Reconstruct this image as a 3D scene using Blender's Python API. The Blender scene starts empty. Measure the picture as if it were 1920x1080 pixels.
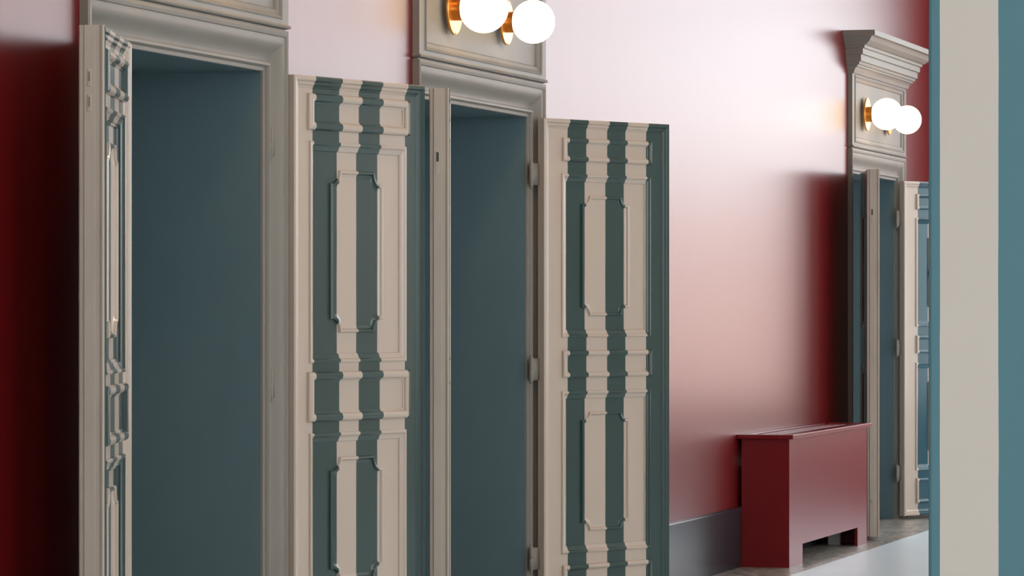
import bpy, bmesh, math
from mathutils import Vector

# ------------------------------------------------------------------ camera, sky, light, exposure
scene = bpy.context.scene
C = scene.collection
CAM_Y, CAM_Z, YAW = -5.25, 1.62, math.atan(2070 / 7500)
cam_data = bpy.data.cameras.new('camera')
cam_data.sensor_width = 36.0
cam_data.lens = 7500 / 1920 * 36.0
cam_data.shift_y = 33 / 1920
cam_data.clip_end = 200
cam = bpy.data.objects.new('camera', cam_data)
C.objects.link(cam)
cam.location = (0, CAM_Y, CAM_Z)
cam.rotation_euler = (math.pi / 2, 0, YAW - math.pi / 2)
scene.camera = cam

world = bpy.data.worlds.new('overcast_sky')
scene.world = world
world.use_nodes = True
bg = world.node_tree.nodes['Background']
bg.inputs['Color'].default_value = (0.93, 0.965, 1.0, 1)
bg.inputs['Strength'].default_value = 5.4

vs = scene.view_settings
vs.view_transform = 'Standard'
vs.look = 'None'
vs.gamma = 1.0
vs.use_curve_mapping = False
vs.exposure = 0.0

# hall dimensions (metres): x runs along the red wall, y into it, z up
X0, X1, Y_FAR, Z_TOP = -5.0, 31.95, -10.5, 6.4
SIDE_WINDOWS = [(x, x + 2.6, 0.9, 5.4) for x in (-3.0, 2.2, 7.4, 12.6, 17.6)] + [(26.4, 29.0, 0.9, 5.4), (29.25, 31.75, 0.9, 5.4)]  # unseen; gap and far pair placed for door reflections and floor light
END_WINDOWS = [(-9.4, -6.8, 0.75, 5.6), (-6.25, -3.65, 0.75, 5.6), (-3.3, -0.7, 0.75, 5.6)]
ADDED_BACK_WINDOWS = [(-9.4, -6.6, 0.9, 5.6), (-5.8, -3.0, 0.9, 5.6)]  # unseen windows added to light faces turned towards the camera


def sky_portal(name, loc, rot, sx, sy):
    l = bpy.data.lights.new(name, 'AREA')
    l.shape = 'RECTANGLE'
    l.size, l.size_y = sx, sy
    l.cycles.is_portal = True
    o = bpy.data.objects.new(name, l)
    C.objects.link(o)
    o.location = loc
    o.rotation_euler = rot
    return o


for i, (a, b, z0, z1) in enumerate(SIDE_WINDOWS):
    sky_portal('side_window_sky', ((a + b) / 2, Y_FAR - 0.3, (z0 + z1) / 2), (math.pi / 2, 0, math.pi), b - a, z1 - z0)
for i, (a, b, z0, z1) in enumerate(END_WINDOWS):
    sky_portal('end_window_sky', (X1 + 0.3, (a + b) / 2, (z0 + z1) / 2), (math.pi / 2, 0, math.pi / 2), b - a, z1 - z0)


for i, (a, b, z0, z1) in enumerate(ADDED_BACK_WINDOWS):
    sky_portal('added_back_window_sky', (X0 - 0.3, (a + b) / 2, (z0 + z1) / 2), (math.pi / 2, 0, -math.pi / 2), b - a, z1 - z0)


# ------------------------------------------------------------------ materials
def lin(r, g, b):
    f = lambda c: c / 12.92 if c <= 0.04045 else ((c + 0.055) / 1.055) ** 2.4
    return (f(r / 255), f(g / 255), f(b / 255), 1)


def new_mat(name):
    m = bpy.data.materials.new(name)
    m.use_nodes = True
    nt = m.node_tree
    return m, nt, nt.nodes['Principled BSDF']


def add_bump(nt, bsdf, scale, strength, stretch=(1, 1, 1), detail=3, dist=0.002):
    tc = nt.nodes.new('ShaderNodeTexCoord')
    mp = nt.nodes.new('ShaderNodeMapping')
    mp.inputs['Scale'].default_value = stretch
    n = nt.nodes.new('ShaderNodeTexNoise')
    n.inputs['Scale'].default_value = scale
    n.inputs['Detail'].default_value = detail
    b = nt.nodes.new('ShaderNodeBump')
    b.inputs['Strength'].default_value = strength
    b.inputs['Distance'].default_value = dist
    nt.links.new(tc.outputs['Object'], mp.inputs['Vector'])
    nt.links.new(mp.outputs['Vector'], n.inputs['Vector'])
    nt.links.new(n.outputs['Fac'], b.inputs['Height'])
    nt.links.new(b.outputs['Normal'], bsdf.inputs['Normal'])
    return n


def paint(name, col, rough=0.4, spec=0.5, bump=0.15, mottle=0.06, metal=0.0, bscale=9, stretch=(1, 1, .25)):
    m, nt, bs = new_mat(name)
    bs.inputs['Roughness'].default_value = rough
    bs.inputs['Metallic'].default_value = metal
    bs.inputs['Specular IOR Level'].default_value = spec
    n = add_bump(nt, bs, bscale, bump, stretch)
    mix = nt.nodes.new('ShaderNodeMix')
    mix.data_type = 'RGBA'
    mix.inputs['A'].default_value = tuple(c * (1 - mottle) for c in col[:3]) + (1,)
    mix.inputs['B'].default_value = tuple(min(1, c * (1 + mottle)) for c in col[:3]) + (1,)
    nt.links.new(n.outputs['Fac'], mix.inputs['Factor'])
    nt.links.new(mix.outputs['Result'], bs.inputs['Base Color'])
    return m


CREAM = lin(187, 171, 157)
TEAL = lin(48, 69, 66)
M = {}
M['grey'] = paint('grey_woodwork_paint', lin(136, 130, 122), 0.45, spec=.13)
M['edge'] = paint('worn_grey_door_edge_paint', lin(182, 173, 160), 0.5, spec=.3, mottle=0.12, bump=0.3, bscale=14)
M['teal'] = paint('teal_niche_paint', lin(98, 119, 125), 0.45, spec=.3)
M['cream'] = paint('cream_plaster', lin(205, 195, 182), 0.6)
M['ceil'] = paint('white_ceiling_paint', lin(225, 222, 216), 0.8)
M['darkbase'] = paint('dark_grey_gloss_skirting', lin(40, 41, 46), 0.26, spec=.12, bump=0.05)
M['brass'] = paint('brushed_brass', lin(226, 160, 84), 0.28, metal=1.0, bump=0.05, mottle=0.04)
M['radred'] = paint('red_satin_radiator_paint', lin(112, 11, 18), 0.34, spec=0.36, bump=0.05)
M['radgrey'] = paint('pale_radiator_enamel', lin(170, 170, 164), 0.4)
M['dark'] = paint('blackened_metal', lin(60, 58, 55), 0.5)
M['yard'] = paint('added_yard_paving', lin(196, 170, 160), 0.8, spec=.2)
M['added_yard_wall'] = paint('added_pink_yard_render', lin(236, 212, 202), 0.85, spec=.2)  # pink chosen to tint the red wall's reflection
M['lever'] = paint('painted_bolt_metal', lin(112, 106, 98), 0.5)
M['frame'] = paint('white_window_paint', lin(225, 225, 222), 0.5)

# glossy red wall
m, nt, bs = new_mat('glossy_oxblood_wall_paint')
bs.inputs['Base Color'].default_value = lin(104, 11, 14)
bs.inputs['Roughness'].default_value = 0.32
bs.inputs['Specular IOR Level'].default_value = 0.54
add_bump(nt, bs, 2.2, 0.25, (1, 1, .35), 2, 0.004)
M['wall'] = m

# terrazzo border
m, nt, bs = new_mat('terrazzo_border')
tc = nt.nodes.new('ShaderNodeTexCoord')
vo = nt.nodes.new('ShaderNodeTexVoronoi')
vo.inputs['Scale'].default_value = 28
cr = nt.nodes.new('ShaderNodeValToRGB')
cr.color_ramp.elements[0].color = lin(96, 90, 84)
cr.color_ramp.elements[1].color = lin(186, 180, 172)
e = cr.color_ramp.elements.new(0.45)
e.color = lin(140, 133, 124)
sep = nt.nodes.new('ShaderNodeSeparateColor')
nt.links.new(tc.outputs['Object'], vo.inputs['Vector'])
nt.links.new(vo.outputs['Color'], sep.inputs['Color'])
nt.links.new(sep.outputs['Red'], cr.inputs['Fac'])
nt.links.new(cr.outputs['Color'], bs.inputs['Base Color'])
bs.inputs['Roughness'].default_value = 0.3
M['terrazzo'] = m
M['floor'] = paint('pale_blue_grey_screed', lin(222, 242, 255), 0.3, spec=.7, bump=0.1, mottle=0.08, bscale=3, stretch=(1, 1, 1))

# opal glass, lit
m, nt, bs = new_mat('lit_opal_glass')
bs.inputs['Base Color'].default_value = (1, .97, .92, 1)
bs.inputs['Roughness'].default_value = 0.25
bs.inputs['Emission Color'].default_value = (1.0, 0.74, 0.44, 1)
bs.inputs['Emission Strength'].default_value = 3.5
M['globe'] = m
m, nt, bs = new_mat('added_amber_glow')  # glow of the added pendants, warming the mouldings
bs.inputs['Base Color'].default_value = (1, .9, .75, 1)
bs.inputs['Emission Color'].default_value = (1.0, 0.58, 0.28, 1)
bs.inputs['Emission Strength'].default_value = 60.0
M['amber'] = m


def stripes(name, ref, axis, bounds, rough=0.20, first='cream', bump=0.12, teal=None, cream=None):
    """hand painted vertical stripes: colour flips at each bound along a local axis of ref"""
    m, nt, bs = new_mat(name)
    tc = nt.nodes.new('ShaderNodeTexCoord')
    tc.object = ref
    sp = nt.nodes.new('ShaderNodeSeparateXYZ')
    nt.links.new(tc.outputs['Object'], sp.inputs['Vector'])
    nz = nt.nodes.new('ShaderNodeTexNoise')
    nz.inputs['Scale'].default_value = 5
    nt.links.new(tc.outputs['Object'], nz.inputs['Vector'])
    wob = nt.nodes.new('ShaderNodeMath')
    wob.operation = 'MULTIPLY_ADD'
    wob.inputs[1].default_value = 0.004
    nt.links.new(nz.outputs['Fac'], wob.inputs[0])
    nt.links.new(sp.outputs[axis], wob.inputs[2])
    prev = None
    for b in bounds:
        g = nt.nodes.new('ShaderNodeMath')
        g.operation = 'GREATER_THAN'
        g.inputs[1].default_value = b + 0.002
        nt.links.new(wob.outputs[0], g.inputs[0])
        if prev is None:
            prev = g
        else:
            d = nt.nodes.new('ShaderNodeMath')
            d.operation = 'SUBTRACT'
            nt.links.new(g.outputs[0], d.inputs[0])
            nt.links.new(prev.outputs[0], d.inputs[1])
            ab = nt.nodes.new('ShaderNodeMath')
            ab.operation = 'ABSOLUTE'
            nt.links.new(d.outputs[0], ab.inputs[0])
            prev = ab
    mix = nt.nodes.new('ShaderNodeMix')
    mix.data_type = 'RGBA'
    teal, cream = teal or TEAL, cream or CREAM
    a, b = (cream, teal) if first == 'cream' else (teal, cream)
    mix.inputs['A'].default_value = a
    mix.inputs['B'].default_value = b
    nt.links.new(prev.outputs[0], mix.inputs['Factor'])
    nt.links.new(mix.outputs['Result'], bs.inputs['Base Color'])
    bs.inputs['Roughness'].default_value = rough
    bs.inputs['Specular IOR Level'].default_value = 0.42
    add_bump(nt, bs, 9, bump, (1, 1, .25))
    return m


# ------------------------------------------------------------------ mesh helpers
def finish(name, bm, mat, parent=None, smooth=False, bevel=0.0):
    bmesh.ops.recalc_face_normals(bm, faces=bm.faces)
    me = bpy.data.meshes.new(name)
    bm.to_mesh(me)
    bm.free()
    me.materials.append(mat)
    if smooth:
        for p in me.polygons:
            p.use_smooth = True
    o = bpy.data.objects.new(name, me)
    C.objects.link(o)
    if parent:
        o.parent = parent
    if bevel:
        b = o.modifiers.new('bevel', 'BEVEL')
        b.width = bevel
        b.segments = 2
        b.limit_method = 'ANGLE'
    return o


def add_box(bm, x0, x1, y0, y1, z0, z1):
    v = [bm.verts.new(p) for p in ((x0, y0, z0), (x1, y0, z0), (x1, y1, z0), (x0, y1, z0),
                                   (x0, y0, z1), (x1, y0, z1), (x1, y1, z1), (x0, y1, z1))]
    for f in ((0, 1, 2, 3), (4, 5, 6, 7), (0, 1, 5, 4), (1, 2, 6, 5), (2, 3, 7, 6), (3, 0, 4, 7)):
        bm.faces.new([v[i] for i in f])


def box(name, x0, x1, y0, y1, z0, z1, mat, parent=None, bevel=0.0):
    bm = bmesh.new()
    add_box(bm, x0, x1, y0, y1, z0, z1)
    return finish(name, bm, mat, parent, bevel=bevel)


def sweep(bm, rings, closed_path, closed_profile=True):
    """rings: one list of points per path corner, same count each"""
    vr = [[bm.verts.new(p) for p in r] for r in rings]
    n, k = len(vr), len(vr[0])
    for i in range(n if closed_path else n - 1):
        a, b = vr[i], vr[(i + 1) % n]
        for j in range(k if closed_profile else k - 1):
            j2 = (j + 1) % k
            bm.faces.new((a[j], b[j], b[j2], a[j2]))
    if not closed_path and closed_profile:
        bm.faces.new(vr[0])
        bm.faces.new(vr[-1])


def rect_mould(name, x0, x1, z0, z1, profile, mat, parent, s=1, yo=0.0):
    """mitred moulding round a rectangle; profile = (inset, depth) with depth along local y (s mirrors it)"""
    bm = bmesh.new()
    rings = []
    for cx, cz, dx, dz in ((x0, z0, 1, 1), (x1, z0, -1, 1), (x1, z1, -1, -1), (x0, z1, 1, -1)):
        rings.append([(cx + dx * t, s * (y + yo), cz + dz * t) for t, y in profile])
    sweep(bm, rings, True)
    return finish(name, bm, mat, parent)


def arc(cx, cy, rx, ry, a0, a1, n):
    return [(cx + rx * math.cos(math.radians(a0 + (a1 - a0) * i / n)),
             cy + ry * math.sin(math.radians(a0 + (a1 - a0) * i / n))) for i in range(n + 1)]


def lathe(bm, prof, n=40, origin=(0, 0, 0), axis='y'):
    """prof = (radius, distance along axis)"""
    rings = []
    for i in range(n):
        a = 2 * math.pi * i / n
        c, s = math.cos(a), math.sin(a)
        if axis == 'y':
            rings.append([(origin[0] + r * c, origin[1] + d, origin[2] + r * s) for r, d in prof])
        elif axis == 'z':
            rings.append([(origin[0] + r * c, origin[1] + r * s, origin[2] + d) for r, d in prof])
        else:
            rings.append([(origin[0] + d, origin[1] + r * c, origin[2] + r * s) for r, d in prof])
    sweep(bm, rings, True, False)
    bmesh.ops.remove_doubles(bm, verts=bm.verts, dist=1e-5)


def empty(name, loc, rz=0.0):
    o = bpy.data.objects.new(name, None)
    C.objects.link(o)
    o.location = loc
    o.rotation_euler = (0, 0, rz)
    return o


def tag(o, label=None, cat=None, group=None, kind=None):
    for k, v in (('label', label), ('category', cat), ('group', group), ('kind', kind)):
        if v:
            o[k] = v
    return o


# ------------------------------------------------------------------ the hall
PORTALS = (14.37, 18.44, 29.085)      # centres of the three door surrounds along the wall
HALF_W, HALF_OPEN, Z_OPEN, ARCH = 1.11, 0.94, 2.567, 0.17
WALL_T = 1.0

bm = bmesh.new()
xs = [X0]
for c in PORTALS:
    xs += [c - HALF_W + .03, c + HALF_W - .03]
xs.append(X1)
for i in range(0, len(xs), 2):
    add_box(bm, xs[i], xs[i + 1], 0, WALL_T, 0, Z_OPEN + 0.14)
add_box(bm, X0, X1, 0, WALL_T, Z_OPEN + 0.14, Z_TOP)
tag(finish('wall_left', bm, M['wall']), 'long glossy dark red wall pierced by three double doorways', 'wall', kind='structure')

tag(box('floor', X0, X1, Y_FAR, -0.47, -0.2, 0, M['floor']), 'pale blue grey floor of the hall', 'floor', kind='structure')
tag(box('trim_4', X0, X1, -0.47, WALL_T, -0.2, 0.0, M['terrazzo']), 'speckled terrazzo border strip along the foot of the red wall', 'floor border', kind='structure')
tag(box('ceiling', X0, X1, Y_FAR, WALL_T, Z_TOP, Z_TOP + .2, M['ceil']), 'plain white ceiling high above the hall', 'ceiling', kind='structure')


def wall_with_windows(name, windows, a0, a1, along_x, label, xw=X1, mat='cream'):
    bm = bmesh.new()

    def bx(a, b, z0, z1):
        if along_x:
            add_box(bm, a, b, Y_FAR - .3, Y_FAR, z0, z1)
        else:
            add_box(bm, xw, xw + .3, a, b, z0, z1)
    p = a0
    for a, b, z0, z1 in windows:
        bx(p, a, -.2, Z_TOP + .2)
        bx(a, b, -.2, z0)
        bx(a, b, z1, Z_TOP + .2)
        p = b
    bx(p, a1, -.2, Z_TOP + .2)
    tag(finish(name, bm, M[mat]), label, 'wall', kind='structure')


wall_with_windows('wall_right', SIDE_WINDOWS, X0 - .3, X1 + .3, True, 'cream window wall across the hall from the red wall')
wall_with_windows('wall_end', END_WINDOWS, Y_FAR, WALL_T, False, 'dark red far end wall with three tall windows', mat='wall')
wall_with_windows('wall_back', ADDED_BACK_WINDOWS, Y_FAR, WALL_T, False, 'cream wall behind the viewer, two windows added in it for light', X0 - .3)
n = 0
for along, wins, xw in ((True, SIDE_WINDOWS, 0), (False, END_WINDOWS, X1 + .15), (False, ADDED_BACK_WINDOWS, X0 - .15)):
    for a, b, z0, z1 in wins:
        n += 1
        w = empty('window_%d' % n, ((a + b) / 2, Y_FAR - .15, z0) if along else (xw, (a + b) / 2, z0), 0 if along else math.pi / 2)
        hw, h = (b - a) / 2, z1 - z0
        rect_mould('window_frame', -hw, hw, 0, h, [(0, -.04), (.07, -.04), (.07, .04), (0, .04)], M['frame'], w)
        box('mullion', -.025, .025, -.03, .03, .07, h - .07, M['frame'], w)
        box('transom', -hw + .07, hw - .07, -.025, .025, h * .68, h * .68 + .05, M['frame'], w)
        wl = 'side' if along else ('end' if xw > 0 else 'unseen back')
        od = ('first', 'second', 'third', 'fourth', 'fifth', 'sixth', 'seventh')[wins.index((a, b, z0, z1))]
        tag(w, 'tall white framed window, %s opening along the %s wall' % (od, wl), 'window', kind='structure')

# outside the end windows: unseen yard and pink wall, added to tint reflections
tag(box('ground', X1 + .3, 90, -40, 30, -.3, -.2, M['yard']), 'unseen paved yard added outside the far end windows for the reflection', 'ground', kind='structure')
tag(box('wall_yard_added', 56, 56.4, -40, 30, -.2, 3.3, M['added_yard_wall']), 'unseen pale pink yard wall added outside the end windows to tint the reflection', 'wall', kind='structure')

# skirting between the doorways
segs = [(X0, PORTALS[0] - HALF_W), (PORTALS[0] + HALF_W, PORTALS[1] - HALF_W),
        (PORTALS[1] + HALF_W, PORTALS[2] - HALF_W), (PORTALS[2] + HALF_W, X1)]
where = ['left of the nearest doorway', 'between the two near doorways', 'leading up to the red radiator cover', 'beyond the farthest doorway']
for (a, b), wh in zip(segs, where):
    bm = bmesh.new()
    prof = [(0, 0), (-.024, 0), (-.024, .360), (-.022, .366), (-.014, .370), (0, .372)]
    sweep(bm, [[(x, y, z) for y, z in prof] for x in (a, b)], False)
    tag(finish('baseboard_left', bm, M['darkbase']), 'tall dark grey gloss skirting ' + wh, 'skirting', kind='structure')

# ------------------------------------------------------------------ door surrounds
P_OUT = 0.032


def door_surround(idx, c, label):
    root = tag(empty('trim_%d' % idx, (c, 0, 0)), label, 'door surround', kind='structure')
    g = M['grey']
    # architrave: outer fillet, big cove, inner bead; mitred over the head
    prof = [(0, 0.0), (0, -P_OUT), (.012, -P_OUT - .004), (.024, -P_OUT), (.028, -P_OUT + .006), (.038, -P_OUT + .006)]
    for i in range(15):                                   # cyma: flat, steep, flat
        u = i / 14
        prof.append((.040 + .088 * u, -P_OUT + .006 + (P_OUT + .012) * (u - .93 * math.sin(2 * math.pi * u) / (2 * math.pi))))
    prof += [(.131, .004), (.137, -.001), (.146, -.001), (.152, .008), (.154, .016), (.168, .018), (.17, .020), (.17, .031), (.03, .031), (.03, 0.0)]
    zt = Z_OPEN + ARCH
    bm = bmesh.new()
    rings = []
    for px, pz, dx, dz in ((-HALF_W, 0, 1, 0), (-HALF_W, zt, 1, -1), (HALF_W, zt, -1, -1), (HALF_W, 0, -1, 0)):
        rings.append([(px + dx * t, y, pz + dz * t) for t, y in prof])
    sweep(bm, rings, False)
    finish('architrave', bm, g, root)
    # bead course between architrave and frieze
    bm = bmesh.new()
    prof = [(0, zt), (P_OUT - .012, zt), (P_OUT - .012, zt + .006), (P_OUT + .006, zt + .010), (P_OUT + .010, zt + .016), (P_OUT + .004, zt + .024), (0, zt + .024)]
    rings = []
    for sx, e in ((-1, 0), (-1, 1), (1, 1), (1, 0)):
        rings.append([(sx * (HALF_W - P_OUT + max(d, P_OUT - .012)), -d * e, z) for d, z in prof])
    sweep(bm, rings, False)
    finish('bead_course', bm, g, root)
    # frieze box with a sunk panel
    z0, z1 = zt + .024, 3.29
    pf, pp = .032, .012
    st = .09
    box('frieze_stile', -HALF_W, -HALF_W + st, -pf, 0, z0, z1, g, root)
    box('frieze_stile', HALF_W - st, HALF_W, -pf, 0, z0, z1, g, root)
    box('frieze_rail', -HALF_W + st, HALF_W - st, -pf, 0, z0, z0 + .02, g, root)
    box('frieze_rail', -HALF_W + st, HALF_W - st, -pf, 0, z1 - .03, z1, g, root)
    box('frieze_panel', -HALF_W + st, HALF_W - st, -pp, 0, z0 + .02, z1 - .03, g, root)
    rect_mould('frieze_moulding', -HALF_W + st, HALF_W - st, z0 + .02, z1 - .03,
               [(-.002, -pf + .01), (0, -pf - .004), (.006, -pf - .007), (.012, -pf - .003), (.016, -pf + .004), (.028, -pp - .012), (.036, -pp - .010), (.042, -pp - .002), (.042, -pp + .01)],
               g, root)
    # cornice
    zc = z1 - .02
    prof = [(0.0, zc), (.012, zc), (.016, zc + .012), (.022, zc + .026), (.034, zc + .040), (.046, zc + .046), (.046, zc + .056),
            (.058, zc + .060), (.062, zc + .078), (.076, zc + .082), (.076, zc + .126), (.092, zc + .130), (.092, zc + .168),
            (.106, zc + .172), (.108, zc + .190), (.122, zc + .194), (.132, zc + .202), (.152, zc + .220), (.164, zc + .240), (.172, zc + .250),
            (.196, zc + .254), (.196, zc + .290), (0.0, zc + .290)]
    bm = bmesh.new()
    rings = []
    for sx, e in ((-1, 0), (-1, 1), (1, 1), (1, 0)):
        rings.append([(sx * (HALF_W + d), -(pf + d) * e, z) for d, z in prof])
    sweep(bm, rings, False)
    finish('cornice', bm, g, root)
    # teal lined recess
    t = M['teal']
    d = WALL_T - .05
    box('niche_side', HALF_OPEN, HALF_OPEN + .02, .032, d, 0, Z_OPEN, t, root)
    box('niche_side', -HALF_OPEN - .02, -HALF_OPEN, .032, d, 0, Z_OPEN, t, root)
    box('niche_head', -HALF_OPEN - .02, HALF_OPEN + .02, .032, d, Z_OPEN, Z_OPEN + .02, t, root)
    box('niche_back', -HALF_OPEN - .02, HALF_OPEN + .02, d, d + .02, 0, Z_OPEN + .02, t, root)
    return root


door_surround(1, PORTALS[0], 'grey moulded door surround of the nearest doorway')
door_surround(2, PORTALS[1], 'grey moulded door surround of the middle doorway, two globe lamps on it')
door_surround(3, PORTALS[2], 'grey moulded door surround of the farthest doorway, its stepped cornice in view')

# ------------------------------------------------------------------ door leaves
LEAF_W, TH, Z_BOT, Z_LT = 0.94, 0.055, 0.025, 2.562
LAY_A = dict(bead=1.55, fx=(.115, .885), px=(.135, .865), qx=(.30, .70), qt=.068,
             frames=((2.342, 2.492), (1.142, 1.347), (.117, .307)),
             panels=((1.387, 2.293), (.369, 1.091)),
             plaques=((1.507, 2.183, .055), (.472, .992, .055)))
LAY_B = dict(bead=1.15, fx=(.155, .862), px=(.155, .858), qx=(.315, .695), qt=.062,
             frames=((2.350, 2.469), (1.256, 1.392), (.117, .307)),
             panels=((1.463, 2.283), (.369, 1.183)),
             plaques=((1.567, 2.179, .042), (.472, 1.080, .042)))


def plaque_mesh(name, x0, x1, z0, z1, notch, sh, yb, yt, mat, parent, s):
    cx, cz = (x0 + x1) / 2, (z0 + z1) / 2
    e = 0.014
    q = []
    for i in range(9):
        a = math.radians(90 * i / 8)
        q.append((x0 + e + (notch - e) * math.sin(a), z1 - sh * math.cos(a)))
    tl = [(x0, z1 - sh)] + q
    tr = [(2 * cx - x, z) for x, z in reversed(tl)]
    br = [(x, 2 * cz - z) for x, z in reversed(tr)]
    bl = [(2 * cx - x, z) for x, z in reversed(br)]
    out = tl + tr + br + bl
    W, Hh = x1 - x0, z1 - z0

    def ring(d, y):
        return [(cx + (x - cx) * (1 - 2 * d / W), s * y, cz + (z - cz) * (1 - 2 * d / Hh)) for x, z in out]
    bm = bmesh.new()
    rings = [ring(0, yb), ring(.001, yt + .004), ring(.004, yt - .001), ring(.011, yt - .002), ring(.015, yt + .002), ring(.018, yt + .008), ring(.026, yt + .010), ring(.032, yt + .011)]
    vr = [[bm.verts.new(p) for p in r] for r in rings]
    k = len(out)
    for a, b in zip(vr, vr[1:]):
        for j in range(k):
            bm.faces.new((a[j], a[(j + 1) % k], b[(j + 1) % k], b[j]))
    bm.faces.new(vr[-1])
    bm.faces.new(vr[0])
    return finish(name, bm, mat, parent)


def door_leaf(idx, hinge, angle, left, lay, bounds, label, first='cream', flush_bolts=False, w=LEAF_W, th=0.055, teal=None, hinge_throw=-.10):
    """hinge: the front corner at the hinge; local x runs from hinge to free edge, local y away from the room (s mirrors)"""
    t = math.radians(angle)
    rz = math.pi + t if left else -t
    root = tag(empty('door_%d' % idx, (hinge[0], hinge[1], 0), rz), label, 'door', kind='structure')
    s = -1 if left else 1
    mat = stripes('striped_door_paint_%d' % idx, root, 'X', [b * w for b in bounds], first=first, teal=teal)

    def bx(name, x0, x1, y0, y1, z0, z1, m=mat, parent=root, bevel=0.0):
        ya, yb = sorted((s * y0, s * y1))
        return box(name, x0, x1, ya, yb, z0, z1, m, parent, bevel)
    px0, px1 = lay['px'][0] * w, lay['px'][1] * w
    bx('stile', 0, px0, 0, th, Z_BOT, Z_LT)
    bx('stile', px1, w, 0, th, Z_BOT, Z_LT)
    (ua, ub), (la, lb) = lay['panels']
    for z0, z1 in ((Z_BOT, la), (lb, ua), (ub, Z_LT)):
        bx('rail', px0, px1, 0, th, z0, z1)
    for (z0, z1), (qa, qb, sh) in zip(lay['panels'], lay['plaques']):
        p = bx('panel', px0 - .005, px1 + .005, min(.020, th*.45), th - .010, z0 - .005, z1 + .005)
        prof = [(-.004, .002), (-.003, -.007), (.003, -.010), (.010, -.008), (.014, -.002), (.022, .002), (.034, .006), (.036, .012), (.044, .014), (.048, .021), (0, .021)]
        rect_mould('panel_moulding', px0, px1, z0, z1, prof, mat, root, s)
        rect_mould('back_moulding', px0, px1, z0, z1, [(t_, th - y_ * .45) for t_, y_ in prof], mat, root, s)
        plaque_mesh('plaque', lay['qx'][0] * w, lay['qx'][1] * w, qa, qb, lay['qt'], sh, .021, .002, mat, root, s)
    fx0, fx1 = lay['fx'][0] * w, lay['fx'][1] * w
    k = lay['bead']
    bead = [(0, .001), (0, -.007)] + [(.011 * k - .011 * k * math.cos(math.radians(a)), -.007 - .009 * k * math.sin(math.radians(a))) for a in range(20, 180, 20)] + [(.022 * k, -.006), (.027 * k, -.003), (.027 * k, .001)]
    for z0, z1 in lay['frames']:
        rect_mould('bead_frame', fx0, fx1, z0, z1, bead, mat, root, s)
    lip = [(0, .001), (0, -.014), (.006, -.019), (.018, -.018), (.024, -.011), (.034, -.010), (.042, -.003), (.048, -.002), (.050, .001)]
    rect_mould('edge_moulding', 0, w, Z_BOT, Z_LT, lip, mat, root, s)
    for z in (.35, 1.3, 2.28):
        k = 0.011
        bm = bmesh.new()
        lathe(bm, [(0, -.075), (.006, -.070), (.004, -.062), (k, -.058), (k, -.003), (k * .8, 0), (k, .003), (k, .058), (.004, .062), (.006, .070), (0, .075)], 14, (-.014, s * th * .7, z), 'z')
        if not left:
            bmesh.ops.translate(bm, verts=bm.verts, vec=(hinge_throw + .014, 0, 0))
            add_box(bm, hinge_throw, .0, th * .7 - .002, th * .7 + .002, z - .055, z + .055)
        finish('hinge', bm, M['grey'], root, smooth=True)
    if left:
        # grey painted, rebated meeting edge with a cover bead
        bm = bmesh.new()
        prof = [(-.016, w), (-.016, w + .012), (-.010, w + .015), (-.004, w + .012), (.0, w + .010), (.014, w + .010), (.016, w + .014), (.050, w + .014), (.052, w + .008), (.066, w + .008), (.070, w + .003), (.070, w)]
        sweep(bm, [[(x, s * y, z) for y, x in prof] for z in (Z_BOT, Z_LT)], False)
        le = finish('lock_edge', bm, M['edge'], root)
        le['label'] = 'worn grey painted meeting edge'
        if flush_bolts:
            for z in (2.30, 2.385):
                bm = bmesh.new()
                add_box(bm, w + .012, w + .0165, *sorted((s * .026, s * .041)), z - .03, z + .03)
                fb = finish('flush_bolt', bm, M['edge'], root, bevel=.006)
                bm = bmesh.new()
                add_box(bm, w + .0165, w + .0185, *sorted((s * .031, s * .036)), z - .012, z + .02)
                finish('bolt_lever', bm, M['lever'], fb)
        else:
            z = 2.24
            bx('keeper_plate', w + .012, w + .016, .025, .042, z - .05, z + .05, M['edge'], root, .001)
            bx('bolt_socket', w + .014, w + .0165, .028, .039, z + .005, z + .045, M['dark'])
        bm = bmesh.new()
        lathe(bm, [(.012, w + .010), (.012, w + .018), (.009, w + .0195), (0, w + .0195)], 16, (0, s * .033, .27), 'x')
        finish('bolt_plug', bm, M['radgrey'], root)
    return root


B1 = (.156, .356, .504, .666, .864)
B2 = (.200, .347, .512, .659, .827)
H1 = PORTALS[0]
door_leaf(1, (H1 - .92, -.105), 15.2, True, LAY_A, (.14, .30, .46, .62, .82), 'striped door leaf edge-on at far left, grey bolted edge facing out', flush_bolts=True, w=.90)
door_leaf(2, (H1 + 1.106, -.045), 16.2, False, LAY_A, B1, 'cream and teal striped door leaf folded back beside the nearest doorway', w=.98, th=.028, hinge_throw=-.12)
door_leaf(3, (PORTALS[1] - .92, -.105), 16.0, True, LAY_B, B2, 'half-open door leaf seen only as a grey edge at the middle doorway', w=.90)
door_leaf(4, (PORTALS[1] + .964, -.050), 26.7, False, LAY_B, B2, 'cream and teal striped door leaf under the pale wall right of the middle doorway', w=.98, th=.026, hinge_throw=-.06)
door_leaf(5, (PORTALS[2] - .92, -.105), 14.5, True, LAY_B, B2, 'grey door leaf edge standing just behind the red radiator cover', w=.90)
door_leaf(6, (PORTALS[2] + .915, -.040), 31.0, False, LAY_B, (.18, .315, .50, .66, .83), 'pale striped door leaf at the farthest doorway, partly behind the pillar', w=.98, th=.03, teal=lin(40, 80, 92), hinge_throw=-.04)


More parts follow.
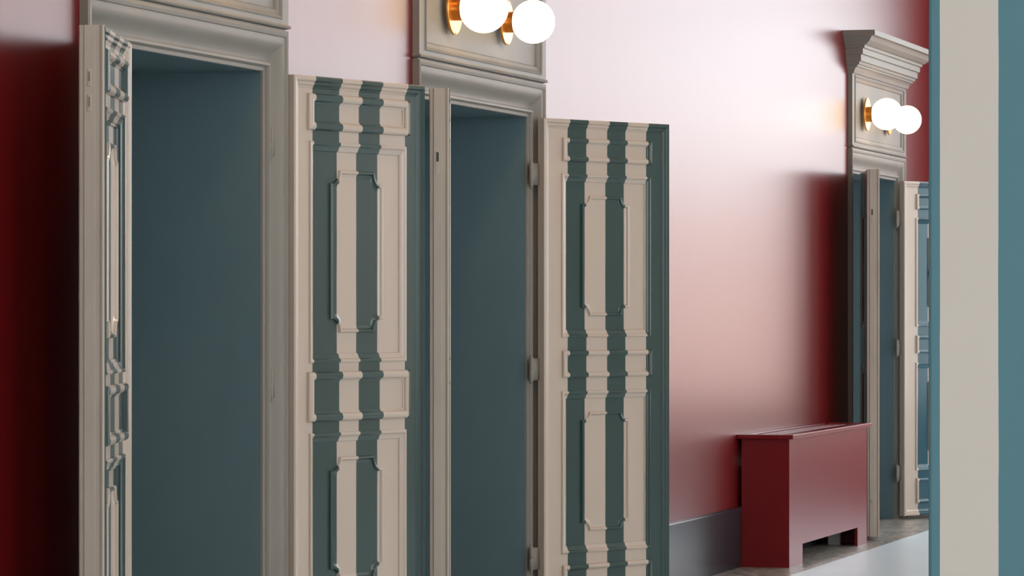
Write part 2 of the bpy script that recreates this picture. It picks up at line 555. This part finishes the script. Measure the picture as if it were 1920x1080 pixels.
# ------------------------------------------------------------------ globe wall lamps
def wall_lamp(x, z, r, label):
    y = -.036
    root = tag(empty('wall_lamp', (x, y, z)), label, 'lamp', 'brass globe lamps on the door surrounds')
    bm = bmesh.new()
    R = r * 1.05
    lathe(bm, [(0, 0), (R, 0), (R, -.008), (R - .003, -.011), (0, -.011)], 48)
    finish('back_plate', bm, M['brass'], root)
    bm = bmesh.new()
    lathe(bm, [(r * .48, -.011), (r * .48, -.050), (r * .46, -.056), (0, -.056)], 40)
    finish('neck', bm, M['brass'], root, smooth=False)
    bm = bmesh.new()
    bmesh.ops.create_uvsphere(bm, u_segments=48, v_segments=24, radius=r)
    bmesh.ops.translate(bm, verts=bm.verts, vec=(0, -.046 - r * .88, 0))
    finish('globe', bm, M['globe'], root, smooth=True)
    for dz in (-R * .93, R * .93):
        bm = bmesh.new()
        lathe(bm, [(0, -.014), (.004, -.013), (.005, -.010)], 10, (0, 0, dz))
        finish('screw', bm, M['brass'], root)
    return root


names = ('nearest', 'middle', 'farthest')
for c, nm in zip(PORTALS, names):  # the nearest doorway's pair is unseen, added for its warm light
    wall_lamp(c - .575, 3.0, .115, 'larger lit white globe lamp on brass plate, left one above the %s doorway' % nm)
    wall_lamp(c + .335, 3.0, .106, 'smaller lit white globe lamp on brass plate, right one above the %s doorway' % nm)


def pendant(x, y, z, where):  # unseen warm lamp, added to light the door mouldings from above
    root = tag(empty('warm_fill_pendant', (x, y, z)), 'unseen pendant lamp added high above the hall for warm top light, ' + where, 'lamp', 'added pendant lamps under the ceiling')
    bm = bmesh.new()
    bmesh.ops.create_uvsphere(bm, u_segments=32, v_segments=16, radius=.14)
    finish('globe', bm, M['amber'], root, smooth=True)
    bm = bmesh.new()
    lathe(bm, [(0, .19), (.05, .185), (.06, .12), (0, .12)], 24, axis='z')
    finish('cap', bm, M['brass'], root)
    bm = bmesh.new()
    lathe(bm, [(0, .185), (.006, .185), (.006, Z_TOP - z - .03), (.05, Z_TOP - z - .03), (.05, Z_TOP - z), (0, Z_TOP - z)], 16, axis='z')
    finish('cord', bm, M['brass'], root)


for x, wh in ((11.5, 'before the nearest doorway'), (16.0, 'past the nearest doorway'), (20.5, 'past the middle doorway')):
    pendant(x, -1.05, 4.9, wh)

# ------------------------------------------------------------------ radiator cover
RX0, RX1, RD, RH = 24.28, 26.93, .325, .795
rc = tag(empty('radiator_cover', (RX0, -.001, 0)), 'long red box radiator cover against the red wall', 'radiator cover')
L = RX1 - RX0
red = M['radred']
bm = bmesh.new()
fz = .125
pts = [(0, 0), (.42, 0), (.42, fz), (L - .34, fz), (L - .34, 0), (L, 0), (L, RH), (0, RH)]
sweep(bm, [[(x, y, z) for x, z in pts] for y in (-RD, -RD + .02)], False)
finish('front_panel', bm, red, rc)
box('side_panel', 0, .02, -RD + .02, -.024, 0, RH, red, rc)
box('side_panel', L - .02, L, -RD + .02, -.024, 0, RH, red, rc)
o_ = .03
tb = [(-o_, L + o_, -RD - o_, -RD + .055), (-o_, L + o_, -.06, 0), (-o_, .10, -RD + .055, -.06), (L - .10, L + o_, -RD + .055, -.06)]
for a, b, y0, y1 in tb:
    box('top_border', a, b, y0, y1, RH, RH + .026, red, rc, .003)
for k in range(4):
    yy = -RD + .078 + k * .046
    box('grille_slat', .10, L - .10, yy, yy + .022, RH + .002, RH + .020, red, rc, .002)
box('radiator_body', .30, L - .12, -.20, -.08, .09, .62, M['radgrey'], rc, .01)
for xx in (.5, L - .22):
    box('radiator_foot', xx, xx + .05, -.18, -.10, 0, .09, M['radgrey'], rc)

# ------------------------------------------------------------------ striped pillar in the foreground
PX, PY0, PY1 = 8.93, -3.757, -4.72
bm = bmesh.new()
add_box(bm, 0, .9, PY1 - PY0, 0, 0, Z_TOP)
pil = finish('striped_pillar', bm, M['grey'], None, bevel=.008)
pil.location = (PX, PY0, 0)
pm = stripes('striped_pillar_paint', pil, 'Y', [-.291 - .132 * k for k in (3, 2, 1)] + [-.291, -.159, -.027], rough=.6, first='teal', bump=.5, teal=lin(88, 130, 139), cream=lin(214, 204, 191))
pil.data.materials[0] = pm
tag(pil, 'teal and cream striped pillar standing in the right foreground', 'pillar')
